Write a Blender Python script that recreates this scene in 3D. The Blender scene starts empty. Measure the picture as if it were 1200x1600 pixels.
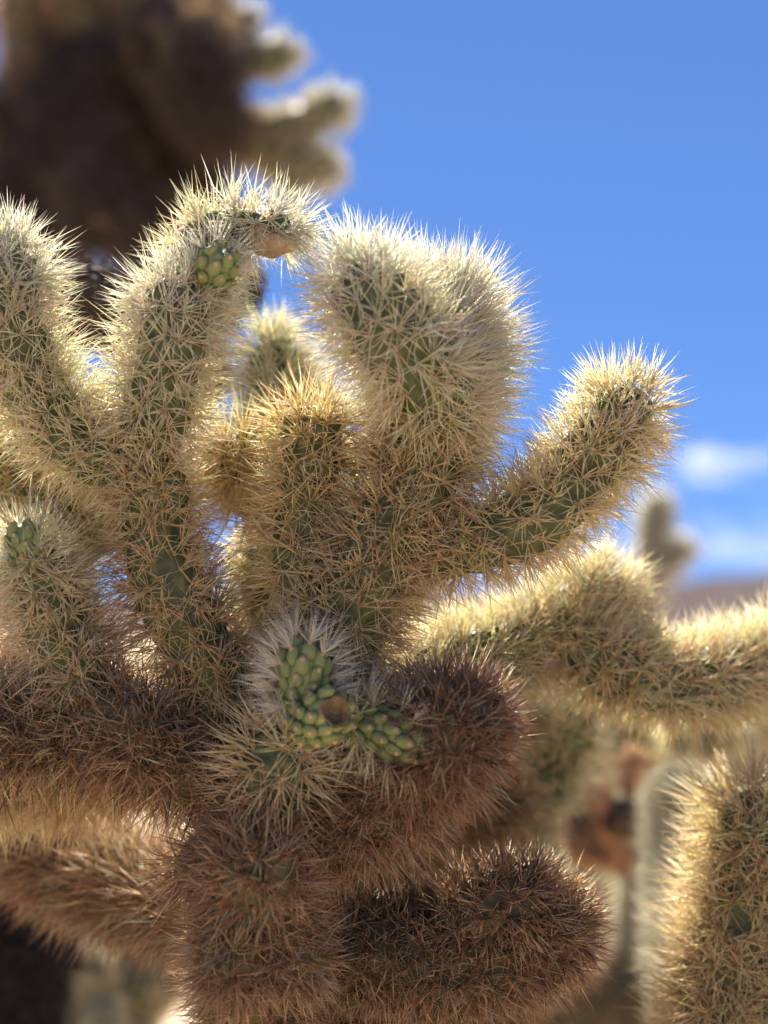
import bpy, math, random
import numpy as np
from mathutils import Vector, Matrix

sc = bpy.context.scene
col = sc.collection
R = math.radians

# ------------------------------------------------------------------ camera
F = 2222.0                      # focal length in photo pixels (50 mm equivalent, portrait)
CAM = np.array([0.0, 0.0, 1.0])
PITCH = R(5.1)
cam = bpy.data.cameras.new('camera')
cam.sensor_fit = 'VERTICAL'
cam.sensor_height = 36.0
cam.lens = 36.0 * F / 1600.0
cam.clip_start = 0.05
cam.clip_end = 20000
cam.dof.use_dof = True
cam.dof.focus_distance = 0.79
cam.dof.aperture_fstop = 3.2
camo = bpy.data.objects.new('camera', cam)
camo.location = CAM
camo.rotation_euler = (math.pi / 2 + PITCH, 0, 0)
col.objects.link(camo)
sc.camera = camo

# ------------------------------------------------------------------ sky, sun, exposure
SUN_EL, SUN_AZ = R(47), R(-12)    # azimuth from +Y (view direction) towards +X
world = bpy.data.worlds.new('World')
sc.world = world
world.use_nodes = True
wn = world.node_tree
wn.nodes.clear()
wo = wn.nodes.new('ShaderNodeOutputWorld')
bg = wn.nodes.new('ShaderNodeBackground')
sky = wn.nodes.new('ShaderNodeTexSky')
sky.sky_type = 'NISHITA'
sky.sun_disc = False
sky.sun_elevation = SUN_EL
sky.sun_rotation = SUN_AZ
sky.altitude = 3000
sky.air_density = 0.75
sky.dust_density = 0.0
sky.ozone_density = 4.5
bg.inputs['Strength'].default_value = 0.051
sg = wn.nodes.new('ShaderNodeGamma'); sg.inputs['Gamma'].default_value = 0.45      # clear, dry desert air: an even blue
st_ = wn.nodes.new('ShaderNodeMix'); st_.data_type = 'RGBA'; st_.blend_type = 'MULTIPLY'; st_.inputs[0].default_value = 1.0
st_.inputs[7].default_value = (0.72, 1.22, 2.25, 1)
wn.links.new(sky.outputs[0], sg.inputs['Color']); wn.links.new(sg.outputs[0], st_.inputs[6])
wn.links.new(st_.outputs[2], bg.inputs['Color'])
wn.links.new(bg.outputs[0], wo.inputs[0])

sun = bpy.data.lights.new('sun', 'SUN')
sun.energy = 5.0
sun.angle = R(0.53)
sun.color = (1.0, 0.915, 0.765)
suno = bpy.data.objects.new('sun', sun)
sd = Vector((math.sin(SUN_AZ) * math.cos(SUN_EL), math.cos(SUN_AZ) * math.cos(SUN_EL), math.sin(SUN_EL)))
suno.rotation_euler = sd.to_track_quat('Z', 'Y').to_euler()
suno.location = (2, 4, 6)
col.objects.link(suno)

sc.view_settings.view_transform = 'Standard'
sc.view_settings.look = 'None'
sc.view_settings.gamma = 1.0
sc.view_settings.exposure = 1.8
sc.render.engine = 'CYCLES'
cy = sc.cycles
cy.max_bounces = 10
cy.diffuse_bounces = 7
cy.glossy_bounces = 2
cy.transmission_bounces = 8
cy.volume_bounces = 2
cy.sample_clamp_indirect = 6
cy.use_denoising = True
try:
    cy.denoiser = 'OPENIMAGEDENOISE'
except Exception:
    pass

# ------------------------------------------------------------------ helpers
cp, sp_ = math.cos(PITCH), math.sin(PITCH)
AX_X = np.array([1.0, 0, 0]); AX_F = np.array([0, cp, sp_]); AX_U = np.array([0, -sp_, cp])
def P(px, py, d):
    """photo pixel + distance along the view axis -> world point"""
    return CAM + d * (AX_F + AX_X * (px - 600) / F + AX_U * (800 - py) / F)

def tag(o, label=None, cat=None, group=None, kind=None):
    if label: o['label'] = label
    if cat: o['category'] = cat
    if group: o['group'] = group
    if kind: o['kind'] = kind
    return o

def mesh_obj(name, verts, tris, mat, parent=None, tint=None, smooth=True):
    me = bpy.data.meshes.new(name)
    verts = np.asarray(verts, dtype=np.float32); tris = np.asarray(tris, dtype=np.int32)
    me.vertices.add(len(verts)); me.vertices.foreach_set('co', verts.ravel())
    nt = len(tris)
    me.loops.add(nt * 3); me.loops.foreach_set('vertex_index', tris.ravel())
    me.polygons.add(nt)
    me.polygons.foreach_set('loop_start', np.arange(0, nt * 3, 3, dtype=np.int32))
    me.polygons.foreach_set('loop_total', np.full(nt, 3, dtype=np.int32))
    me.polygons.foreach_set('use_smooth', np.full(nt, smooth, dtype=bool))
    if tint is not None:
        ca = me.color_attributes.new('tint', 'FLOAT_COLOR', 'POINT')
        t = np.ones((len(verts), 4), dtype=np.float32); t[:, :3] = tint
        ca.data.foreach_set('color', t.ravel())
    me.update(calc_edges=True)
    me.materials.append(mat)
    o = bpy.data.objects.new(name, me)
    col.objects.link(o)
    if parent: o.parent = parent
    return o

def grid_tris(nu, nv, wrap):
    """nu rings of nv verts"""
    i = np.arange(nu - 1)[:, None]; j = np.arange(nv if wrap else nv - 1)[None, :]
    a = i * nv + j; b = i * nv + (j + 1) % nv; c = a + nv; d = b + nv
    return np.concatenate([np.stack([a, b, d], -1).reshape(-1, 3), np.stack([a, d, c], -1).reshape(-1, 3)])

def nodes(name):
    m = bpy.data.materials.new(name); m.use_nodes = True
    nt = m.node_tree; nt.nodes.clear()
    out = nt.nodes.new('ShaderNodeOutputMaterial')
    return m, nt, out

def N(nt, t, **kw):
    n = nt.nodes.new(t)
    for k, v in kw.items():
        if k in n.inputs: n.inputs[k].default_value = v
        else: setattr(n, k, v)
    return n

# ------------------------------------------------------------------ materials
def mat_spine():
    m, nt, out = nodes('spine_sheath')
    at = N(nt, 'ShaderNodeAttribute', attribute_name='tint')
    df = N(nt, 'ShaderNodeBsdfDiffuse'); tr = N(nt, 'ShaderNodeBsdfTranslucent')
    gl = N(nt, 'ShaderNodeBsdfGlossy', Roughness=0.42)
    gl.inputs['Color'].default_value = (1, 0.97, 0.9, 1)
    mx = N(nt, 'ShaderNodeMixShader'); mx.inputs[0].default_value = 0.70
    m2 = N(nt, 'ShaderNodeMixShader'); m2.inputs[0].default_value = 0.055
    L = nt.links.new
    L(at.outputs['Color'], df.inputs['Color']); L(at.outputs['Color'], tr.inputs['Color'])
    L(df.outputs[0], mx.inputs[1]); L(tr.outputs[0], mx.inputs[2])
    L(mx.outputs[0], m2.inputs[1]); L(gl.outputs[0], m2.inputs[2]); L(m2.outputs[0], out.inputs['Surface'])
    return m

def mat_noise(name, c1, c2, scale, rough=0.6, bump=0.3, bscale=None, spec=0.3, bdist=0.001, c3=None):
    m, nt, out = nodes(name)
    L = nt.links.new
    tc = N(nt, 'ShaderNodeTexCoord')
    no = N(nt, 'ShaderNodeTexNoise', Scale=scale, Detail=6.0, Roughness=0.6)
    rp = N(nt, 'ShaderNodeValToRGB')
    rp.color_ramp.elements[0].position = 0.32; rp.color_ramp.elements[0].color = (*c1, 1)
    rp.color_ramp.elements[1].position = 0.68; rp.color_ramp.elements[1].color = (*c2, 1)
    if c3:
        e = rp.color_ramp.elements.new(0.5); e.color = (*c3, 1)
    pb = N(nt, 'ShaderNodeBsdfPrincipled', Roughness=rough)
    pb.inputs['Specular IOR Level'].default_value = spec
    n2 = N(nt, 'ShaderNodeTexNoise', Scale=bscale or scale * 4, Detail=5.0)
    bp = N(nt, 'ShaderNodeBump', Strength=bump, Distance=bdist)
    L(tc.outputs['Object'], no.inputs['Vector']); L(tc.outputs['Object'], n2.inputs['Vector'])
    L(no.outputs['Fac'], rp.inputs['Fac']); L(rp.outputs['Color'], pb.inputs['Base Color'])
    L(n2.outputs['Fac'], bp.inputs['Height']); L(bp.outputs['Normal'], pb.inputs['Normal'])
    L(pb.outputs[0], out.inputs['Surface'])
    return m

M_SPINE = mat_spine()
M_GREEN = mat_noise('cactus_skin', (0.04, 0.06, 0.022), (0.125, 0.14, 0.055), 120, 0.5, 0.25, 600, 0.35)
M_OLIVE = mat_noise('old_cactus_skin', (0.065, 0.058, 0.026), (0.15, 0.125, 0.06), 120, 0.65, 0.3, 500, 0.25)
M_BARK = mat_noise('dead_cactus_bark', (0.05, 0.035, 0.026), (0.14, 0.095, 0.065), 60, 0.85, 0.8, 240, 0.1, 0.003)
M_YOUNG = mat_noise('young_cactus_skin', (0.15, 0.20, 0.065), (0.32, 0.37, 0.15), 240, 0.55, 0.5, 700, 0.4)
M_AREOLE = mat_noise('areole_wool', (0.36, 0.22, 0.11), (0.58, 0.43, 0.26), 300, 0.95, 0.6, 1500, 0.05)
M_SCAR = mat_noise('dry_scar', (0.26, 0.17, 0.09), (0.56, 0.43, 0.27), 110, 0.85, 0.9, 260, 0.1, 0.003)
M_CUP = mat_noise('flower_scar', (0.19, 0.12, 0.06), (0.36, 0.26, 0.14), 220, 0.9, 0.9, 700, 0.1, 0.001)
M_SAND = mat_noise('desert_sand', (0.34, 0.25, 0.175), (0.50, 0.385, 0.285), 1.3, 0.95, 0.6, 30, 0.1, 0.02)
M_ROCK = mat_noise('desert_stone', (0.28, 0.21, 0.16), (0.55, 0.46, 0.38), 9, 0.9, 0.5, 60, 0.15, 0.01)
M_HILL = mat_noise('hill_rock', (0.05, 0.038, 0.04), (0.11, 0.085, 0.085), 0.012, 0.95, 0.8, 0.05, 0.05, 6.0)
M_STUMP = mat_noise('black_stump_bark', (0.012, 0.010, 0.009), (0.04, 0.032, 0.028), 60, 0.9, 0.8, 240, 0.05, 0.003)  # near-black base colour, used on the dead stump
M_ORANGE = mat_noise('dry_orange_bark', (0.24, 0.13, 0.07), (0.46, 0.28, 0.155), 70, 0.85, 0.7, 240, 0.1, 0.003)

STRAW = (0.93, 0.835, 0.565); WHITE = (0.95, 0.915, 0.77); TAN = (0.77, 0.62, 0.40)
RUST = (0.56, 0.345, 0.19); DARK = (0.15, 0.095, 0.065); PALE = (0.91, 0.86, 0.655); GREY = (0.62, 0.58, 0.45)
ORANGE = (0.68, 0.43, 0.24); BROWN = (0.47, 0.33, 0.20)

# ------------------------------------------------------------------ spines
def unit(v): return v / np.maximum(np.linalg.norm(v, axis=-1, keepdims=True), 1e-9)

def spines_mesh(name, base, dirs, length, rad, tint, parent, rng, fine=True):
    n = len(base)
    ref = unit(rng.normal(size=(n, 3)))
    s1 = unit(np.cross(dirs, ref)); s2 = np.cross(dirs, s1)
    bend = s1 * (rng.normal(size=(n, 1)) * 0.05) * length[:, None]
    ang = np.array([0, 2 * math.pi / 3, 4 * math.pi / 3])
    ring = s1[:, None, :] * np.cos(ang)[None, :, None] + s2[:, None, :] * np.sin(ang)[None, :, None] * 0.7
    tip = (base + dirs * length[:, None])[:, None, :]
    if fine:
        r0 = base[:, None, :] + ring * (rad * 0.75)[:, None, None]
        mid = base + dirs * (length * 0.42)[:, None] + bend
        r1 = mid[:, None, :] + ring * rad[:, None, None]
        v = np.concatenate([r0, r1, tip], 1); k = 7
        t = np.array([[0, 1, 4], [0, 4, 3], [1, 2, 5], [1, 5, 4], [2, 0, 3], [2, 3, 5], [3, 4, 6], [4, 5, 6], [5, 3, 6]])
    else:
        r0 = base[:, None, :] + ring * rad[:, None, None]
        v = np.concatenate([r0, tip], 1); k = 4
        t = np.array([[0, 1, 3], [1, 2, 3], [2, 0, 3]])
    tris = (np.arange(n)[:, None, None] * k + t[None]).reshape(-1, 3)
    return tag(mesh_obj(name, v.reshape(-1, 3), tris, M_SPINE, parent, np.repeat(tint, k, axis=0)), kind='stuff')

def spline(pts, n):
    pts = np.asarray(pts, float)
    p = np.concatenate([[2 * pts[0] - pts[1]], pts, [2 * pts[-1] - pts[-2]]])
    out = []
    m = max(12, n // (len(pts) - 1) + 2)
    for i in range(len(pts) - 1):
        p0, p1, p2, p3 = p[i:i + 4]
        t = np.linspace(0, 1, m, endpoint=(i == len(pts) - 2))[:, None]
        out.append(0.5 * (2 * p1 + (p2 - p0) * t + (2 * p0 - 5 * p1 + 4 * p2 - p3) * t ** 2 + (3 * p1 - p0 - 3 * p2 + p3) * t ** 3))
    q = np.concatenate(out)
    s = np.concatenate([[0], np.cumsum(np.linalg.norm(np.diff(q, axis=0), axis=1))])
    return q, s

def joint(plant, pts, r, sl, c0=STRAW, c1=None, seed=0, spacing=0.0094, per=11, core=None, name='stem_joint',
          fine=True, thick=0.00046, base_r=0.72, label=None, taper=1.0, jit=0.2, mix=None, mixp=0.0, res=1.0,
          bumps=0.003, skip=None, areoles=True, tipcap=1.15, spread=1.0, world=False, wear=0.0):
    """One stem segment: pts in photo pixels + distance (or world points), r core radius and sl spine length in metres."""
    rng = np.random.default_rng(seed * 7919 + 13)
    B = np.array(plant.location)
    W = np.array(pts, float) if world else np.array([P(*p) for p in pts])
    q, s = spline(W, 60)
    # cap extends past the last point a little
    L = s[-1]; c = min(r * tipcap, L * 0.5)
    nr = max(10, int(L / 0.0022 * res)); nc = 14 if res >= 0.6 else 6
    ss = np.concatenate([np.linspace(0, L - c, nr, endpoint=False), L - c + c * np.sin(np.linspace(0, 1, nc) * math.pi / 2 * 0.985)])
    ctr = np.stack([np.interp(ss, s, q[:, k]) for k in range(3)], -1)
    tan = unit(np.gradient(ctr, ss, axis=0))
    def rad_at(x):
        b = base_r + (1 - base_r) * np.clip(x / (min(2.2 * r, L * .5)), 0, 1) ** 0.6
        tp = 1 + (taper - 1) * x / L
        w = 1 + 0.05 * np.sin(x / r * 1.7 + seed)
        e = np.clip((x - (L - c)) / c, 0, 1)
        return r * b * tp * w * np.sqrt(np.maximum(1 - e * e, 1e-4))
    rr = rad_at(ss)
    # parallel transport frame
    n0 = np.cross(tan[0], [0.31, 0.52, 0.8]); n0 /= np.linalg.norm(n0)
    n1 = [n0]
    for i in range(1, len(ss)):
        v = n1[-1] - tan[i] * np.dot(n1[-1], tan[i]); n1.append(v / np.linalg.norm(v))
    n1 = np.array(n1); n2 = np.cross(tan, n1)
    drds = np.gradient(rr, ss)
    # areoles by golden angle, even per area
    dA = 2 * math.pi * rr * np.sqrt(1 + drds ** 2)
    A = np.concatenate([[0], np.cumsum((dA[1:] + dA[:-1]) / 2 * np.diff(ss))])
    na = max(8, int(A[-1] / spacing ** 2))
    sa = np.interp((np.arange(na) + 0.5) / na * A[-1], A, ss) + rng.normal(size=na) * spacing * 0.18
    sa = np.clip(sa, 0, L * 0.999)
    th = np.arange(na) * 2.399963 + rng.normal(size=na) * spacing * 0.18 / r
    # core with raised tubercles
    nv = max(10, int(2 * math.pi * r / 0.0022 * res))
    tv = np.linspace(0, 2 * math.pi, nv, endpoint=False)
    S, T = np.meshgrid(ss, tv, indexing='ij')
    RR = rr[:, None] * np.ones_like(T)
    bh = np.zeros_like(S)
    if bumps > 0:
        d2 = np.full(S.shape, 1e9)
        for a, t in zip(sa, th):
            lo, hi = np.searchsorted(ss, [a - spacing * 2, a + spacing * 1.5])
            if hi <= lo: continue
            dt = (T[lo:hi] - t + math.pi) % (2 * math.pi) - math.pi
            dd = ((S[lo:hi] - a + spacing * 0.3) / 1.3) ** 2 + (dt * RR[lo:hi] / 0.8) ** 2
            d2[lo:hi] = np.minimum(d2[lo:hi], dd)
        bh = bumps * np.sqrt(np.clip(1 - d2 / (0.6 * spacing) ** 2, 0, 1))
    RB = RR + bh
    V = ctr[:, None, :] + RB[..., None] * (n1[:, None, :] * np.cos(T)[..., None] + n2[:, None, :] * np.sin(T)[..., None])
    V = V.reshape(-1, 3)
    tr = grid_tris(len(ss), nv, True)
    V = np.concatenate([V, ctr[-1:] + tan[-1:] * 0.0005, ctr[:1]])
    last = (len(ss) - 1) * nv; j = np.arange(nv)
    tr = np.concatenate([tr, np.stack([last + j, last + (j + 1) % nv, np.full(nv, len(V) - 2)], -1),
                         np.stack([(j + 1) % nv, j, np.full(nv, len(V) - 1)], -1)])
    jo = mesh_obj(name, V - B, tr, core or M_GREEN, plant)
    if label: jo['label'] = label
    # areole frames
    def at(arr): return np.stack([np.interp(sa, ss, arr[:, k]) for k in range(3)], -1)
    ca, ta, f1, f2 = at(ctr), unit(at(tan)), unit(at(n1)), unit(at(n2))
    ra = np.interp(sa, ss, rr); be = -np.interp(sa, ss, drds)
    radial = f1 * np.cos(th)[:, None] + f2 * np.sin(th)[:, None]
    nor = unit(radial + ta * np.clip(be, -0.5, 6)[:, None])
    up = unit(ta - nor * np.sum(ta * nor, 1, keepdims=True) + 1e-6); side = np.cross(nor, up)
    pos = ca + radial * ra[:, None] + nor * (bumps * 0.75)
    keep = np.ones(na, bool)
    if skip is not None: keep = ~skip(sa / L, nor)
    pos, nor, up, side, fa = pos[keep], nor[keep], up[keep], side[keep], (sa / L)[keep]
    na = len(pos)
    # areole pads
    if areoles and na:
        h = np.array([[1, 0, 0], [.3, .95, 0], [-.8, .6, 0], [-.8, -.6, 0], [.3, -.95, 0], [0, 0, .8]])
        ar = 0.0014 * (0.7 + 0.6 * rng.random(na))[:, None, None]
        v = pos[:, None, :] + ar * (up[:, None, :] * h[None, :, :1] * 1.2 + side[:, None, :] * h[None, :, 1:2] + nor[:, None, :] * h[None, :, 2:3])
        t = np.array([[0, 1, 5], [1, 2, 5], [2, 3, 5], [3, 4, 5], [4, 0, 5]])
        tag(mesh_obj('areoles', v.reshape(-1, 3) - B, (np.arange(na)[:, None, None] * 6 + t[None]).reshape(-1, 3), M_AREOLE, jo), kind='stuff')
    # spines
    k = rng.poisson(per * (1 + 0.9 * fa ** 5) * rng.uniform(.6, 1.4, na)).clip(2, None); idx = np.repeat(np.arange(na), k); n = len(idx)
    central = rng.random(n) < 0.56
    phi = np.where(central, rng.uniform(R(4), R(46), n), rng.uniform(R(42), R(82), n)) * spread
    psi = rng.uniform(0, 2 * math.pi, n)
    lean = rng.normal(0.12, 0.1, n)
    D = unit(nor[idx] * np.cos(phi)[:, None] + (up[idx] * np.cos(psi)[:, None] + side[idx] * np.sin(psi)[:, None]) * np.sin(phi)[:, None]
             + up[idx] * lean[:, None])
    ln = sl * np.where(central, rng.uniform(0.72, 1.15, n), rng.uniform(0.6, 1.02, n))
    ln = ln * rng.uniform(.8, 1.15, na)[idx]
    b = pos[idx] + (up[idx] * rng.normal(size=(n, 1)) + side[idx] * rng.normal(size=(n, 1))) * 0.0009
    if wear: ln = np.where(rng.random(n) < wear, ln * rng.uniform(.35, .8, n), ln)
    c0 = np.array(c0); c1 = np.array(c1 if c1 is not None else c0)
    f = fa[idx][:, None]
    tint = c0 * (1 - f) + c1 * f
    if mix is not None:
        for mc, mp_ in (mix if isinstance(mix, list) else [(mix, mixp)]):
            tint = np.where((rng.random(n) < mp_)[:, None], np.array(mc), tint)
    tint = np.clip(tint * (1 + jit * (rng.random((n, 1)) - 0.62)) * (1 + 0.05 * rng.normal(size=(n, 3))), 0.01, 0.95)
    spines_mesh('spines', b - B, D, ln, thick * rng.uniform(0.65, 1.15, n), tint, jo, rng, fine)
    return jo

def pr(px, d): return px * d / F      # pixels at a distance -> metres

def plant(name, x, y, label, cat='cactus', group=None, z=0.0):
    o = bpy.data.objects.new(name, None)
    o.empty_display_size = 0.1
    o.location = (x, y, z); col.objects.link(o)
    return tag(o, label, cat, group)

# ------------------------------------------------------------------ ground and hills
def noise2(x, y, seed):
    rs = np.random.default_rng(seed); z = 0
    for o in range(5):
        a = rs.uniform(0, 6.28, 4); f = 2.0 ** o; th = rs.uniform(0, 6.28)
        u = x * math.cos(th) + y * math.sin(th); v = -x * math.sin(th) + y * math.cos(th)
        z = z + (np.sin(u * f + a[0]) * np.cos(v * f * 1.13 + a[1]) + 0.6 * np.sin(v * f * 0.71 + a[2])) / f ** 1.05
    return z
def sheet(name, xs, ys, zf, mat):
    X, Y = np.meshgrid(xs, ys, indexing='ij')
    V = np.stack([X, Y, zf(X, Y)], -1).reshape(-1, 3)
    o = mesh_obj(name, V, grid_tris(len(xs), len(ys), False)[:, ::-1], mat)
    return tag(o, kind='structure')
gx = np.sign(np.linspace(-1, 1, 161)) * np.abs(np.linspace(-1, 1, 161)) ** 4 * 6000
gy = -60 + np.linspace(0, 1, 171) ** 4 * 6000
def ground_z(X, Y):
    r = np.hypot(X, Y)
    near = np.clip((r - 1.5) / 6, 0, 1)
    return near * (0.05 * noise2(X * 0.5, Y * 0.5, 3) * np.clip(20 / np.maximum(r, 1), 0, 1) + 0.0 * X) - 0.0
gy = np.concatenate([np.linspace(-60, -4, 12), np.linspace(-3.5, 16, 90), 16 + np.linspace(0.01, 1, 60) ** 3 * 6000])
gx = np.concatenate([-(8 + np.linspace(1, 0.02, 40) ** 3 * 6000), np.linspace(-8, 8, 70), 8 + np.linspace(0.02, 1, 40) ** 3 * 6000])
sheet('ground', gx, gy, ground_z, M_SAND)
def hill_z(X, Y):
    u = X / 1500.0
    crest = 62 + 30 * np.clip((X - 280) / 240, 0, 1.6) + 5 * noise2(u * 9 + 0.6, u * 0.2, 11)
    prof = np.exp(-((Y - 1900) / 260.0) ** 2)
    return prof * np.maximum(crest, 8) * (1 + 0.12 * noise2(X / 120, Y / 120, 5)) - 4
sheet('hills', np.linspace(-2600, 2600, 260), np.linspace(1300, 2700, 50), hill_z, M_HILL)

# ------------------------------------------------------------------ clouds
def cloud(px, py, d, wpx, hpx, dens, seed):
    o3 = P(px, py, d); a = wpx * d / F / 2; b = hpx * d / F / 2
    import bmesh
    bm = bmesh.new(); bmesh.ops.create_icosphere(bm, subdivisions=3, radius=1.0)
    me = bpy.data.meshes.new('cloud'); bm.to_mesh(me); bm.free()
    m, nt, out = nodes('cloud_vapour'); L = nt.links.new
    tc = N(nt, 'ShaderNodeTexCoord'); ln = N(nt, 'ShaderNodeVectorMath', operation='LENGTH')
    no = N(nt, 'ShaderNodeTexNoise', Scale=1.9, Detail=6.0, Distortion=.6); mp = N(nt, 'ShaderNodeMapping'); mp.inputs['Location'].default_value = (seed, 0, 0)
    s1 = N(nt, 'ShaderNodeMath', operation='SUBTRACT'); s1.inputs[0].default_value = 1.05
    ad = N(nt, 'ShaderNodeMath', operation='MULTIPLY_ADD'); ad.inputs[1].default_value = 3.0
    mu = N(nt, 'ShaderNodeMath', operation='MULTIPLY', use_clamp=False); mu.inputs[1].default_value = dens
    mxx = N(nt, 'ShaderNodeMath', operation='MAXIMUM'); mxx.inputs[1].default_value = 0.0
    L(tc.outputs['Object'], ln.inputs[0]); L(ln.outputs['Value'], s1.inputs[1])
    L(tc.outputs['Object'], mp.inputs['Vector']); L(mp.outputs[0], no.inputs['Vector'])
    no2 = N(nt, 'ShaderNodeMath', operation='SUBTRACT'); no2.inputs[1].default_value = 0.62
    L(no.outputs['Fac'], no2.inputs[0]); L(no2.outputs[0], ad.inputs[0]); L(s1.outputs[0], ad.inputs[2])
    L(ad.outputs[0], mxx.inputs[0]); L(mxx.outputs[0], mu.inputs[0])
    vs = N(nt, 'ShaderNodeVolumePrincipled'); vs.inputs['Color'].default_value = (1, 1, 1, 1)
    vs.inputs['Anisotropy'].default_value = 0.35
    L(mu.outputs[0], vs.inputs['Density']); L(vs.outputs[0], out.inputs['Volume'])
    me.materials.append(m)
    o = bpy.data.objects.new('cloud', me); o.location = o3; o.scale = (a, max(a * 0.6, b), b); col.objects.link(o)
    return tag(o, kind='structure')
cloud(1110, 726, 4000, 260, 100, 0.0028, 1.0)
cloud(1190, 845, 4600, 380, 130, 0.0014, 4.0)

# ------------------------------------------------------------------ the main cholla
D0 = 0.80
main = plant('cholla_cactus', *(P(395, 1700, 0.82)[:2]), 'spiny cholla with straw coloured upper arms and rust brown trunk, in sharp focus')
base = np.array(main.location)
MX = lambda *a, **k: joint(main, *a, **k)
r1 = pr(48, D0)
SLEN = pr(74, D0)
# trunk to the ground
OLD = dict(core=M_OLIVE, thick=.00050, spacing=.0079, wear=.35, bumps=.002)
OM = [(TAN, .28), (BROWN, .3), (GREY, .12)]
RC = (0.56, 0.365, 0.21)
tw = [base + [0.0, 0.04, -0.04], base + [0.01, 0.03, 0.35], P(405, 1660, .81), P(395, 1540, .79), P(402, 1400, .785), P(408, 1250, .79)]
joint(main, tw, pr(62, .78), pr(78, .78), BROWN, RC, 1, per=14, name='trunk', world=True, mix=OM, tipcap=0.9, base_r=1.0, **OLD)
MX([(402, 1430, .80), (402, 1390, .77), (412, 1325, .74)], pr(66, .75), pr(78, .75), RUST, RUST, 25, per=11, mix=OM, **OLD)
MX([(405, 1420, .80), (370, 1490, .765), (365, 1545, .75)], pr(52, .76), pr(84, .76), BROWN, RC, 26, per=13, mix=OM, **OLD)
MX([(400, 1400, .80), (450, 1470, .78), (470, 1530, .77)], pr(46, .77), pr(80, .77), BROWN, RC, 27, per=13, mix=OM, **OLD)
MX([(400, 1330, .80), (330, 1340, .79), (300, 1390, .785)], pr(38, .78), pr(80, .78), RUST, RC, 28, per=12, mix=OM, **OLD)
# S1: left leaning stem and its fork
MX([(440, 1225, .82), (345, 1080, .81), (270, 930, .80), (243, 820, .80), (240, 715, .80)], pr(50, D0), pr(70, D0), TAN, STRAW, 2, per=14, mix=TAN, mixp=.25)
MX([(250, 750, .80), (130, 690, .80), (50, 600, .80), (12, 500, .79), (8, 385, .79)], pr(46, D0), pr(76, D0), STRAW, WHITE, 3, per=18)
MX([(228, 740, .80), (245, 640, .79), (268, 540, .78), (285, 435, .78)], pr(46, D0), pr(82, D0), STRAW, WHITE, 4, per=17, mix=WHITE, mixp=.3)
# arched joint above, with a dry tan end
MX([(305, 475, .84), (298, 422, .825), (318, 374, .81), (385, 354, .80), (452, 370, .795)], pr(26, D0), pr(76, D0), STRAW, WHITE, 5, per=17, spacing=.0078,
   skip=lambda f, n: (f > .8) & (n[:, 2] < -0.45), name='arched_joint')
# joint pointing at the viewer behind the right fork arm
MX([(395, 790, .90), (385, 730, .87), (370, 700, .84)], pr(36, .85), pr(80, .85), TAN, TAN, 6, per=22, mix=STRAW, mixp=.7)
MX([(440, 1080, .91), (418, 950, .90), (405, 850, .90)], pr(30, .90), pr(72, .90), STRAW, STRAW, 36, per=18)
# centre stem, neck and crowned head
MX([(470, 1200, .82), (515, 1040, .81), (565, 920, .80), (620, 810, .80), (655, 735, .80), (660, 650, .80)], pr(58, D0), pr(80, D0), TAN, TAN, 7, per=16, mix=[(STRAW, .6), (BROWN, .08)])
MX([(705, 655, .79), (655, 580, .766), (600, 500, .757), (548, 418, .762)], pr(56, .765), pr(90, .765), STRAW, WHITE, 8, per=15, spacing=.009, mix=WHITE, mixp=.4)
MX([(655, 690, .81), (690, 600, .815), (690, 525, .82), (660, 458, .82)], pr(62, .82), pr(100, .82), STRAW, WHITE, 9, per=28, spacing=.0084, mix=WHITE, mixp=.5)
# left arm of the centre stem
MX([(540, 1010, .82), (475, 900, .81), (480, 780, .81), (492, 635, .80)], pr(41, D0), pr(80, D0), STRAW, STRAW, 10, per=17, mix=TAN, mixp=.3)
MX([(470, 800, .90), (445, 680, .91), (425, 530, .93)], pr(36, .92), pr(70, .92), PALE, PALE, 11, per=18)
# right arm
MX([(615, 850, .80), (730, 850, .80), (850, 800, .79), (930, 710, .79), (998, 608, .79)], pr(44, D0), pr(74, D0), TAN, WHITE, 12, per=18, mix=STRAW, mixp=.6)
# left joint with a green tip
MX([(210, 1170, .82), (140, 1080, .80), (85, 970, .79), (45, 850, .78)], pr(45, .79), pr(78, .79), TAN, PALE, 13, per=18)
MX([(170, 850, .90), (80, 780, .89), (-40, 700, .88)], pr(48, .88), pr(78, .88), STRAW, STRAW, 14, per=18)
# old horizontal branch to the left
MX([(420, 1230, .82), (280, 1190, .80), (130, 1150, .80), (-60, 1150, .80)], pr(52, D0), pr(92, D0), RUST, BROWN, 15, per=14, mix=[(TAN, .4), (STRAW, .1), (DARK, .1)], base_r=.9, **OLD)
MX([(300, 1190, .80), (200, 1130, .79), (120, 1110, .79)], pr(44, D0), pr(80, D0), RUST, BROWN, 29, per=12, mix=OM, **OLD)
MX([(130, 1170, .84), (40, 1110, .86), (-60, 1050, .87)], pr(44, .85), pr(84, .85), RUST, ORANGE, 16, per=15, mix=TAN, mixp=.3, **OLD)
MX([(230, 1200, .84), (120, 1220, .87), (-60, 1230, .88)], pr(34, .87), pr(84, .87), TAN, STRAW, 37, per=15, **OLD)
MX([(380, 1440, .86), (250, 1400, .92), (120, 1360, .97), (10, 1300, 1.0)], pr(50, .95), pr(78, .95), BROWN, RUST, 17, per=14, mix=OM, **OLD)
# old stub facing up and forward on the right
MX([(450, 1330, .80), (570, 1250, .79), (690, 1160, .77), (752, 1094, .755)], pr(68, .78), pr(78, .78), RUST, (0.47, 0.29, 0.18), 18, per=15, mix=OM[1:], **OLD)
MX([(480, 1300, .80), (600, 1270, .79), (680, 1230, .785)], pr(50, .79), pr(84, .79), RC, RC, 38, per=12, mix=OM, **OLD)
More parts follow.
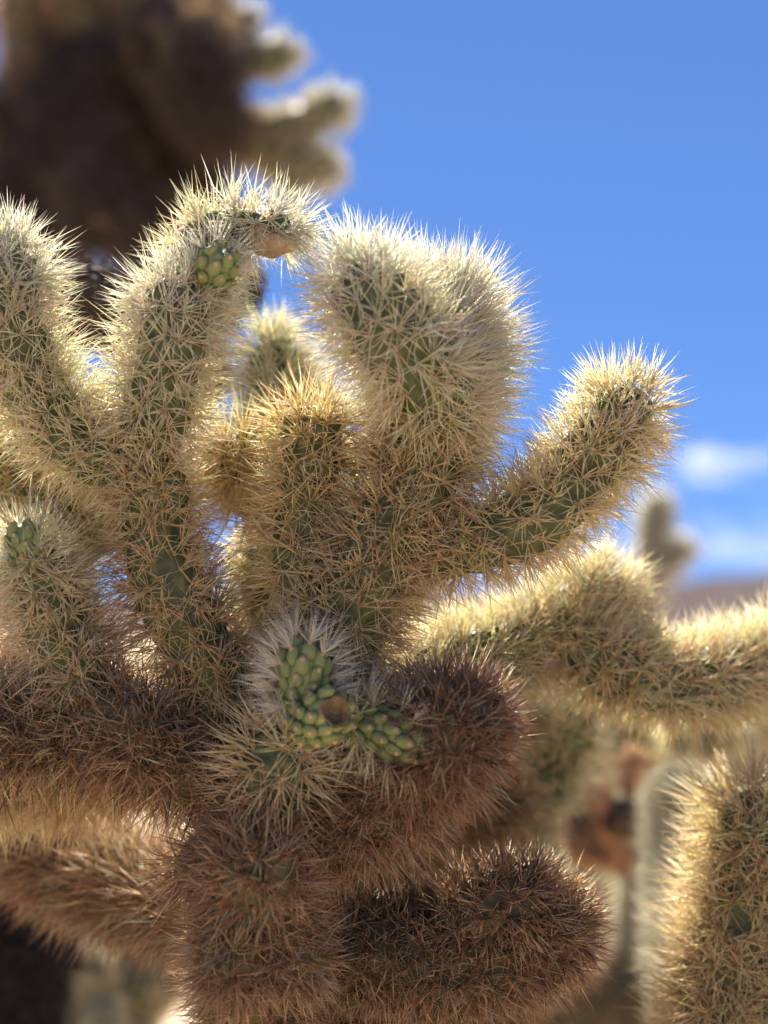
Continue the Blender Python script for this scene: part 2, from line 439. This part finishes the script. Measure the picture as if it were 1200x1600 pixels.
# low right branch
MX([(420, 1500, .84), (560, 1480, .83), (740, 1495, .82), (905, 1425, .82)], pr(70, D0), pr(70, D0), (.47, .33, .19), (.52, .34, .19), 19, per=17, mix=[(TAN, .25), (DARK, .08), (GREY, .06)], base_r=.9, **OLD)
MX([(640, 1480, .83), (740, 1430, .81), (850, 1395, .80)], pr(46, D0), pr(70, D0), (.47, .33, .19), (.52, .34, .19), 39, per=16, mix=[(TAN, .25), (DARK, .08)], **OLD)
MX([(440, 1640, .85), (640, 1590, .87), (800, 1580, .88)], pr(60, .85), pr(80, .85), BROWN, RUST, 20, per=14, mix=OM, **OLD)
MX([(500, 1200, .86), (640, 1135, .96), (830, 1100, 1.02)], pr(44, .98), pr(66, .98), BROWN, GREY, 40, per=14, mix=OM, **OLD)  # added joint behind, mostly hidden, to keep sun off the low right branch
MX([(520, 1330, .88), (650, 1300, .95), (800, 1240, 1.0)], pr(40, .96), pr(66, .96), BROWN, BROWN, 42, per=14, mix=OM, **OLD)
# branch behind going right, forked
MX([(470, 1120, .84), (600, 1080, .86), (750, 1035, .88), (870, 980, .90), (966, 908, .92)], pr(42, .93), pr(72, .93), GREY, PALE, 21, per=18, mix=STRAW, mixp=.4)
MX([(870, 975, .89), (960, 1040, .89), (1060, 1068, .90), (1160, 1050, .92), (1280, 1012, .95)], pr(42, .93), pr(68, .93), STRAW, PALE, 22, per=20, mix=TAN, mixp=.2)
# dead blackened branch behind the fork
MX([(330, 620, .98), (240, 520, .99), (140, 475, 1.0), (50, 490, 1.02)], pr(54, 1.0), pr(26, 1.0), DARK, DARK, 23, core=M_BARK, per=12, label='dead blackened branch behind the fork', name='dead_branch')
MX([(240, 560, .99), (330, 480, 1.0), (392, 425, 1.0)], pr(36, 1.0), pr(26, 1.0), DARK, DARK, 24, core=M_BARK, per=12, name='dead_branch')

# ------------------------------------------------------------------ young growth in front
def bead_mesh():
    import bmesh
    bm = bmesh.new(); bmesh.ops.create_icosphere(bm, subdivisions=2, radius=1.0)
    for v in bm.verts:
        z = v.co.z
        v.co.x *= 1 - 0.18 * z; v.co.y *= 1 - 0.18 * z
    me = bpy.data.meshes.new('tubercle'); bm.to_mesh(me); bm.free()
    me.materials.append(M_YOUNG)
    for p in me.polygons: p.use_smooth = True
    return me
BEAD = bead_mesh()

def young(pl, pts, r, n, sl, per, seed, name, skipf=None, colr=WHITE, cup=False, sfrac=(0, 1), label=None, thick=.00036):
    """young joint or fruit: body, bead-like tubercles one by one, fine pale spines"""
    rng = np.random.default_rng(seed)
    B = np.array(pl.location)
    W = np.array([P(*p) for p in pts]); q, s = spline(W, 40); L = s[-1]
    ns, nv = 28, 28
    ss = np.linspace(0, 1, ns)
    prof = lambda u: np.where(u < .25, .72 + .28 * np.sin(np.clip(u / .25, 0, 1) * math.pi / 2),
                              np.where(u > .62, np.sqrt(np.maximum(1 - ((u - .62) / .38) ** 2 * (.4 if cup else 1), 0)), 1.0))
    cf = lambda u: np.stack([np.interp(u * L, s, q[:, k]) for k in range(3)], -1)
    ctr = cf(ss); tan = unit(np.gradient(ctr, axis=0)); n1 = unit(np.cross(tan, [0.3, 0.2, 0.9])); n2 = np.cross(tan, n1)
    tv = np.linspace(0, 2 * math.pi, nv, endpoint=False)
    rr = r * .86 * prof(ss)
    V = (ctr[:, None] + rr[:, None, None] * (n1[:, None] * np.cos(tv)[None, :, None] + n2[:, None] * np.sin(tv)[None, :, None])).reshape(-1, 3)
    tr = grid_tris(ns, nv, True)
    jo = mesh_obj(name, V - B, tr, M_YOUNG, pl)
    if label: jo['label'] = label
    if cup:   # dry bowl where the flower fell off
        cs = [(1.0, -.05), (.95, .12), (.84, -.06), (.70, -.35), (.45, -.6), (0.02, -.68)]
        vv = []
        for k, (a, h) in enumerate(cs):
            wob = 1 + .06 * np.sin(tv * 3 + k) + .04 * rng.normal(size=nv)
            vv.append(ctr[-1] + (rr[-1] * a * wob)[:, None] * (n1[-1] * np.cos(tv)[:, None] + n2[-1] * np.sin(tv)[:, None]) + tan[-1] * r * h)
        mesh_obj('flower_scar', np.concatenate(vv) - B, grid_tris(len(cs), nv, True), M_CUP, jo)['label'] = 'dry brown bowl left by the fallen flower'
    u = np.linspace(.05, .97, 400); a = np.cumsum(prof(u) + .15); a /= a[-1]
    ua = np.interp((np.arange(n) + .5) / n, a, u); th = np.arange(n) * 2.399963
    cc = cf(ua); k1 = np.stack([np.interp(ua, ss, n1[:, k]) for k in range(3)], -1); k2 = np.stack([np.interp(ua, ss, n2[:, k]) for k in range(3)], -1)
    tt = unit(np.stack([np.interp(ua, ss, tan[:, k]) for k in range(3)], -1))
    rad = k1 * np.cos(th)[:, None] + k2 * np.sin(th)[:, None]
    ra = r * prof(ua); sl_ = -np.gradient(prof(ua)) / np.gradient(ua) * r / L
    nor = unit(rad + tt * np.clip(sl_, 0, 3)[:, None])
    spc = math.sqrt(2 * math.pi * r * L * .85 / n)
    pos = cc + rad * (ra * .86)[:, None]
    tips = []
    for i in range(n):
        up = Vector(tt[i]); nn = Vector(nor[i]); up = (up - nn * up.dot(nn)).normalized(); sd_ = up.cross(nn)
        z = (up * .93 + nn * .36).normalized(); y = (nn - z * nn.dot(z)).normalized(); x = y.cross(z)
        m = Matrix((x, y, z)).transposed().to_4x4()
        g = spc * rng.uniform(.92, 1.08)
        sc_ = Matrix.Diagonal((g * rng.uniform(.40, .50), g * rng.uniform(.34, .46), g * rng.uniform(.60, .78), 1))
        o = bpy.data.objects.new('tubercle', BEAD); col.objects.link(o); o.parent = jo
        o.matrix_local = Matrix.Translation(Vector(pos[i] - B) + nn * g * .10) @ m @ sc_
        tips.append(pos[i] + np.array(nn) * g * .38 + np.array(z) * g * .35)
    tips = np.array(tips)
    h = np.array([[1, 0, 0], [.3, .95, 0], [-.8, .6, 0], [-.8, -.6, 0], [.3, -.95, 0], [0, 0, .9]])
    sd2 = unit(np.cross(nor, tt)); up2 = np.cross(sd2, nor)
    v = tips[:, None, :] + spc * .20 * (up2[:, None] * h[None, :, :1] + sd2[:, None] * h[None, :, 1:2] + nor[:, None] * h[None, :, 2:3])
    t5 = np.array([[0, 1, 5], [1, 2, 5], [2, 3, 5], [3, 4, 5], [4, 0, 5]])
    tag(mesh_obj('areoles', v.reshape(-1, 3) - B, (np.arange(n)[:, None, None] * 6 + t5[None]).reshape(-1, 3), M_AREOLE, jo), kind='stuff')
    keep = np.ones(n, bool) if skipf is None else ~skipf(ua, nor)
    idx = np.repeat(np.nonzero(keep)[0], per); m_ = len(idx)
    if m_:
        phi = rng.uniform(R(3), R(50), m_); psi = rng.uniform(0, 6.283, m_)
        D = unit(nor[idx] * np.cos(phi)[:, None] + (up2[idx] * np.cos(psi)[:, None] + sd2[idx] * np.sin(psi)[:, None]) * np.sin(phi)[:, None] + up2[idx] * .35)
        ln = sl * rng.uniform(.55, 1.1, m_)
        tint = np.clip(np.array(colr) * (1 + .25 * (rng.random((m_, 1)) - .5)), 0, .92)
        spines_mesh('spines', tips[idx] - B, D, ln, thick * rng.uniform(.6, 1.1, m_), tint, jo, rng)
    return jo

front = lambda n: n[:, 1] < -0.72
MX([(420, 1260, .79), (432, 1215, .775), (455, 1145, .765)], pr(48, .77), pr(112, .77), TAN, PALE, 30, per=16, mix=[(STRAW, .4), (TAN, .2)], tipcap=.9)
young(main, [(470, 1120, .765), (474, 1070, .757), (478, 1003, .757)], pr(37, .757), 46, pr(74, .757), 18, 31, 'young_joint', lambda u, n: front(n) & (u < .8), label='fresh green joint with bead-like tubercles and white spines')
young(main, [(468, 1134, .76), (497, 1124, .744), (524, 1112, .730)], pr(38, .745), 34, pr(30, .74), 4, 32, 'fruit', lambda u, n: u > .45, cup=True, label='green fruit with a dry brown bowl')
young(main, [(530, 1125, .772), (595, 1142, .758), (672, 1168, .748)], pr(35, .755), 50, pr(78, .76), 15, 33, 'young_joint', lambda u, n: front(n) & (u > .35) | (u > .85), PALE, label='fresh green joint reaching sideways, bare at its tip')
young(main, [(318, 445, .785), (335, 424, .765), (350, 394, .752)], pr(30, .76), 36, pr(56, .77), 9, 34, 'young_joint', lambda u, n: n[:, 1] < -.3, label='small green bud on the arm tip')
young(main, [(55, 890, .775), (40, 855, .768), (34, 818, .765)], pr(26, .77), 34, pr(70, .77), 8, 35, 'young_joint', lambda u, n: n[:, 1] < -.8, PALE, label='green bud on the left arm tip')
# dry tan end of the arched joint
def lump(pl, name, pts, r, mat, seed, jagged=.18):
    rng = np.random.default_rng(seed); B = np.array(pl.location)
    W = np.array([P(*p) for p in pts]); q, s = spline(W, 30); u = np.linspace(0, 1, 16)
    ctr = np.stack([np.interp(u * s[-1], s, q[:, k]) for k in range(3)], -1)
    tan = unit(np.gradient(ctr, axis=0)); n1 = unit(np.cross(tan, [.2, .3, .9])); n2 = np.cross(tan, n1)
    tv = np.linspace(0, 2 * math.pi, 18, endpoint=False)
    rr = r * np.sqrt(np.maximum(1 - (2 * u - 1) ** 4, .03))
    W2 = rr[:, None] * (1 + jagged * (noise2(u[:, None] * 5 + 0 * tv, np.cos(tv)[None] * 2, seed) * .5))
    V = (ctr[:, None] + W2[..., None] * (n1[:, None] * np.cos(tv)[None, :, None] + n2[:, None] * np.sin(tv)[None, :, None])).reshape(-1, 3)
    V = np.concatenate([V, ctr[:1], ctr[-1:]]); j = np.arange(18); l0 = 15 * 18
    t = np.concatenate([grid_tris(16, 18, True), np.stack([(j + 1) % 18, j, np.full(18, len(V) - 2)], -1), np.stack([l0 + j, l0 + (j + 1) % 18, np.full(18, len(V) - 1)], -1)])
    return mesh_obj(name, V - B, t, mat, pl)
lump(main, 'dry_scar', [(385, 366, .79), (420, 374, .785), (464, 386, .782)], pr(16, .78), M_SCAR, 41, .8)['label'] = 'dry tan end of the arched joint'

# ------------------------------------------------------------------ right hand cholla, close
rc = plant('cholla_cactus', *(P(1120, 1700, .88)[:2]), 'straw coloured upright cholla stem standing beside the orange dead joints')
b = np.array(rc.location)
DR = .88
joint(rc, [b + [0, .02, -.04], b + [0.01, .01, .4], P(1115, 1640, DR), P(1140, 1500, DR), P(1165, 1380, DR), P(1192, 1235, DR)], pr(52, DR), pr(92, DR), TAN, STRAW, 50, per=13, spacing=.0105, mix=TAN, mixp=.3, world=True, label='upright stem')
joint(rc, [(1110, 1640, DR), (1200, 1560, DR), (1290, 1490, DR)], pr(50, DR), pr(86, DR), STRAW, STRAW, 51, per=13)
joint(rc, [(1115, 1620, .92), (1070, 1440, 1.2), (1062, 1230, 1.38)], pr(36, 1.3), pr(46, 1.3), (.40, .37, .27), (.46, .43, .32), 53, per=14)
joint(rc, [(1150, 1480, 1.0), (1230, 1380, 1.03), (1290, 1260, 1.05)], pr(48, 1.0), pr(86, 1.0), STRAW, PALE, 52, per=13)

# ------------------------------------------------------------------ blurred cholla behind on the right
D = 1.75
rb = plant('cholla_cactus', *(P(1030, 1600, D)[:2]), 'out of focus cholla with pale branches and orange dead joints, behind the forked branch')
b = np.array(rb.location)
def RB(pts, rpx, slpx, c0, c1, seed, core=None, nm='stem_joint', world=False, **k):
    return joint(rb, pts, pr(rpx, D), pr(slpx, D), c0, c1, seed,   .014, 15, core, nm, fine=False, thick=.0012, res=.5, world=world, areoles=False, **k)
RB([b + [0, 0, -.04], b + [0, 0, .3], P(1020, 1520, D), P(1030, 1350, D), P(1045, 1180, D)], 40, 44, GREY, GREY, 60, world=True, nm='trunk', base_r=1)
for i, (q, cc) in enumerate([
    ([(1040, 1240, D), (1100, 1170, D), (1225, 1110, D)], STRAW), ([(1040, 1240, D), (1000, 1170, D), (930, 1125, D)], PALE),
    ([(1060, 1190, D - .1), (1090, 1150, D - .12), (1150, 1150, D - .15)], STRAW), ([(1045, 1230, D + .2), (1060, 1150, D + .25), (1050, 1080, D + .3)], PALE),
    ([(1040, 1300, D), (1100, 1260, D), (1140, 1180, D)], PALE), ([(1035, 1400, D), (1080, 1350, D - .05), (1110, 1270, D - .05)], PALE),
    ([(1030, 1450, D), (960, 1420, D + .1), (900, 1350, D + .15)], PALE), ([(1025, 1500, D), (1080, 1470, D), (1120, 1400, D)], GREY),
    ([(1030, 1220, D + .2), (940, 1200, D + .3), (850, 1120, D + .35)], PALE)]):
    RB(q, 26, 46, cc, STRAW if i % 2 else PALE, 160 + i)
for i, (q, cc, mm) in enumerate([
    ([(1030, 1290, D), (985, 1275, D - .08), (945, 1285, D - .1)], DARK, M_BARK), ([(1020, 1340, D), (950, 1335, D - .05), (890, 1318, D - .05)], ORANGE, M_ORANGE),
    ([(1010, 1270, D - .05), (1000, 1220, D - .08), (985, 1180, D - .1)], ORANGE, M_ORANGE), ([(960, 1330, D - .05), (935, 1280, D - .08), (925, 1225, D - .1)], ORANGE, M_ORANGE),
    ([(930, 1330, D - .06), (905, 1300, D - .09), (895, 1262, D - .1)], RUST, M_BARK)]):
    RB(q, 20, 16, cc, cc, 180 + i, mm, 'dead_joint')
RB([(1020, 1500, D), (940, 1560, D), (840, 1600, D)], 40, 44, BROWN, TAN, 68)

# leaning grey-green branch between, growing from its own plant
D2 = 1.06
lb = plant('cholla_cactus', *(P(700, 1600, D2)[:2]), 'grey green cholla branch, slightly blurred, leaning up behind the low dark branch')
b = np.array(lb.location)
joint(lb, [b + [0, 0, -.04], b + [0, 0, .35], P(680, 1500, D2), P(720, 1380, D2), P(780, 1300, D2)], pr(40, D2), pr(62, D2), BROWN, TAN, 70, .0105, 14, M_OLIVE, 'trunk', world=True, fine=False, thick=.0007, res=.5, base_r=1)
joint(lb, [P(740, 1350, D2), P(820, 1250, D2), P(870, 1170, D2), P(900, 1090, D2)], pr(40, D2), pr(66, D2), GREY, PALE, 71, .0105, 15, None, 'stem_joint', world=True, fine=False, thick=.0007, res=.5)

# ------------------------------------------------------------------ tall cholla behind, upper left
D3 = 2.7
tl = plant('cholla_cactus', *(P(-160, 1300, D3)[:2]), 'tall blurred cholla with a dark brown hanging skirt and pale arm tips against the sky')
b = np.array(tl.location)
def TL(pts, rpx, slpx, c0, c1, seed, core=None, nm='stem_joint', world=False, d=D3, **k):
    pts = pts if world else [(p[0], p[1], p[2] if len(p) > 2 else d) for p in pts]
    return joint(tl, pts, pr(rpx, D3), pr(slpx, D3), c0, c1, seed, .021, 13, core, nm, fine=False, thick=.0019, res=.3, bumps=.003, areoles=False, world=world, **k)
TL([b + [0, 0, -.05], b + [.02, 0, .6], P(-110, 800, D3), P(-20, 560, D3), P(40, 380, D3), P(120, 230, D3), P(200, 80, D3)], 70, 44, DARK, DARK, 80, M_BARK, 'trunk', world=True, base_r=1)
rs = random.Random(5)
skirt = [((240, 130), (375, 218), 44), ((230, 200), (325, 305), 42), ((70, 110), (-20, 215), 40), ((270, 90), (345, 120), 40), ((150, 120), (210, 300), 62), ((230, 90), (290, 290), 58), ((90, 140), (110, 300), 56), ((190, 230), (205, 360), 46), ((280, 110), (350, 220), 50),
         ((160, 200), (150, 320), 52), ((260, 200), (240, 350), 44), ((130, 60), (40, 160), 46),
         ((180, 300), (205, 395), 44), ((120, 260), (160, 370), 44), ((240, 290), (225, 390), 38), ((30, 220), (90, 330), 46), ((200, 60), (300, 110), 56), ((100, 60), (60, 180), 44)]
for i, (a, e, rp) in enumerate(skirt):
    dz = rs.uniform(-.18, .16)
    TL([(a[0], a[1], D3 + dz), ((a[0] + e[0]) / 2 + rs.uniform(-12, 12), (a[1] + e[1]) / 2, D3 + dz), (e[0], e[1], D3 + dz * 1.2)], rp * .62, 66, (0.24, .16, .11), DARK, 81 + i, M_BARK, 'dead_joint', mix=DARK, mixp=.5)
TL([(20, 330), (-10, 300), (-50, 250)], 26, 40, RUST, TAN, 110)
TL([(340, 60), (375, 40), (395, 15)], 18, 30, TAN, WHITE, 112)
TL([(300, 110), (390, 95), (462, 82)], 24, 30, TAN, WHITE, 100)
TL([(350, 230), (440, 205), (540, 158)], 24, 34, STRAW, WHITE, 101)
TL([(370, 190), (440, 240), (525, 272)], 25, 34, TAN, WHITE, 102)
TL([(230, 100), (285, 50), (335, -15)], 34, 42, BROWN, TAN, 103)
TL([(180, 80), (120, 20), (90, -60)], 36, 44, BROWN, TAN, 104)
TL([(200, 60), (215, 0), (220, -80)], 36, 44, BROWN, TAN, 105)
TL([(80, 160), (40, 60), (40, -40)], 30, 40, BROWN, TAN, 106)
TL([(60, 290), (0, 240), (-60, 200)], 30, 40, RUST, ORANGE, 107)
TL([(400, 225), (450, 275), (475, 305)], 20, 30, STRAW, WHITE, 108)
TL([(250, 60), (300, 60), (345, 45), ], 26, 40, BROWN, TAN, 109, d=D3 - .15)

# ------------------------------------------------------------------ distant chollas
def far_cholla(px, d, h, label, seed, lean=0.0, n=14, group=None):
    rg = random.Random(seed)
    p0 = P(px, 1000, d); x0, y0 = p0[0], p0[1]
    pl = plant('cholla_cactus', x0, y0, label, group=group, z=float(ground_z(np.array([x0]), np.array([y0]))[0]))
    b = np.array(pl.location)
    k = dict(fine=False, thick=.0024, res=.22, bumps=0, areoles=False, world=True)
    top = b + [lean * h, 0, h * .72]
    mid = b + [lean * h * .3, rg.uniform(-.03, .03), h * .4]
    joint(pl, [b + [0, 0, -.05], mid, top], .045, .03, DARK, BROWN, seed, .03, 10, M_BARK, 'trunk', base_r=1, **k)
    for i in range(n):
        f = rg.uniform(.45, 1.0); st = mid + (top - mid) * ((f - .45) / .55)
        a = rg.uniform(0, 6.283); el = rg.uniform(.1, 1.2); ln = rg.uniform(.16, .3) * h
        v = np.array([math.cos(a) * math.cos(el), math.sin(a) * math.cos(el), math.sin(el)])
        m_ = st + v * ln * .5; e = st + v * ln + [0, 0, ln * .25]
        joint(pl, [st, m_, e], .026, .03, STRAW, PALE, seed * 50 + i, .018, 14, None, 'stem_joint', **k)
    return pl
fc = far_cholla(1012, 4.6, 1.15, 'small blurred cholla with pale arm tips standing under the little cloud', 200, 0.03, 2)
def FC(pts, d=4.6):
    joint(fc, [(x, y, d) for x, y in pts], pr(18, d), pr(26, d), WHITE, WHITE, int(pts[-1][0]), .022, 14, None, 'stem_joint', fine=False, thick=.0024, res=.22, bumps=0, areoles=False)
FC([(1008, 980), (1016, 880), (1028, 775)])
FC([(1012, 900), (1042, 875), (1078, 852)])
far_cholla(362, 5.5, 1.35, 'distant cholla glimpsed through the gap beside the centre stem', 201, 0.0, 12)
far_cholla(165, 2.6, .6, 'sunlit pale cholla clump low beside the trunk, strongly blurred', 202, 0.0, 26)
far_cholla(1110, 3.4, .95, 'dark topped distant cholla behind the curved branch', 203, 0.0, 8)
far_cholla(640, 9.0, .9, 'distant cholla low on the plain behind the forked branch', 204, 0.0, 10)
far_cholla(260, 7.0, .8, 'distant cholla behind the left leaning stem', 205, 0.0, 10)
far_cholla(955, 2.3, .98, 'blurred pale cholla close behind the orange dead joints', 207, 0.02, 16)
far_cholla(1130, 2.8, 1.0, 'blurred bushy cholla behind the upright straw coloured stem', 208, -0.03, 16)
far_cholla(800, 3.2, .85, 'blurred cholla filling the gap under the forked branch', 209, 0.0, 16)
far_cholla(900, 6.0, .7, 'distant cholla low behind the leaning grey green branch', 206, 0.0, 10)

# dark dead stump, lower left
D4 = 1.5
st = plant('dead_cactus_stump', *(P(20, 1600, D4)[:2]), 'dark blurred dead cholla stump beside the sunlit pale clump', 'stump')
b = np.array(st.location)
def ST(pts, rpx, seed, world=False):
    joint(st, pts, pr(rpx, D4), pr(30, D4), (0.05, .04, .035), (0.05, .04, .035), seed, .014, 10, M_STUMP, 'dead_joint', fine=False, thick=.0008, res=.4, areoles=False, world=world, base_r=1)
ST([b + [0, 0, -.05], b + [0, 0, .3], P(10, 1540, D4), P(0, 1390, D4)], 74, 300, True)
ST([(20, 1620, D4), (65, 1510, D4), (95, 1440, D4)], 46, 301)
ST([(0, 1560, D4), (-10, 1450, D4), (10, 1370, D4)], 60, 302)

# ------------------------------------------------------------------ stones on the ground
rng = np.random.default_rng(77)
import bmesh
bm = bmesh.new(); bmesh.ops.create_icosphere(bm, subdivisions=1, radius=1.0)
iv = np.array([v.co[:] for v in bm.verts]); it = np.array([[v.index for v in f.verts] for f in bm.faces]); bm.free()
n = 2600
x = rng.uniform(-7, 7, n); y = rng.uniform(.6, 16, n); s = 0.008 + .03 * rng.random(n) ** 4
z = ground_z(x, y) + s * .2
V = iv[None] * (1 + .25 * rng.normal(size=(n, len(iv), 1))) * (s[:, None, None] * np.array([1.2, 1, .7])) + np.stack([x, y, z], -1)[:, None]
g = mesh_obj('gravel', V.reshape(-1, 3), (np.arange(n)[:, None, None] * len(iv) + it[None]).reshape(-1, 3), M_ROCK, smooth=False)
tag(g, 'loose pale desert gravel scattered over the sand', 'gravel', kind='stuff')
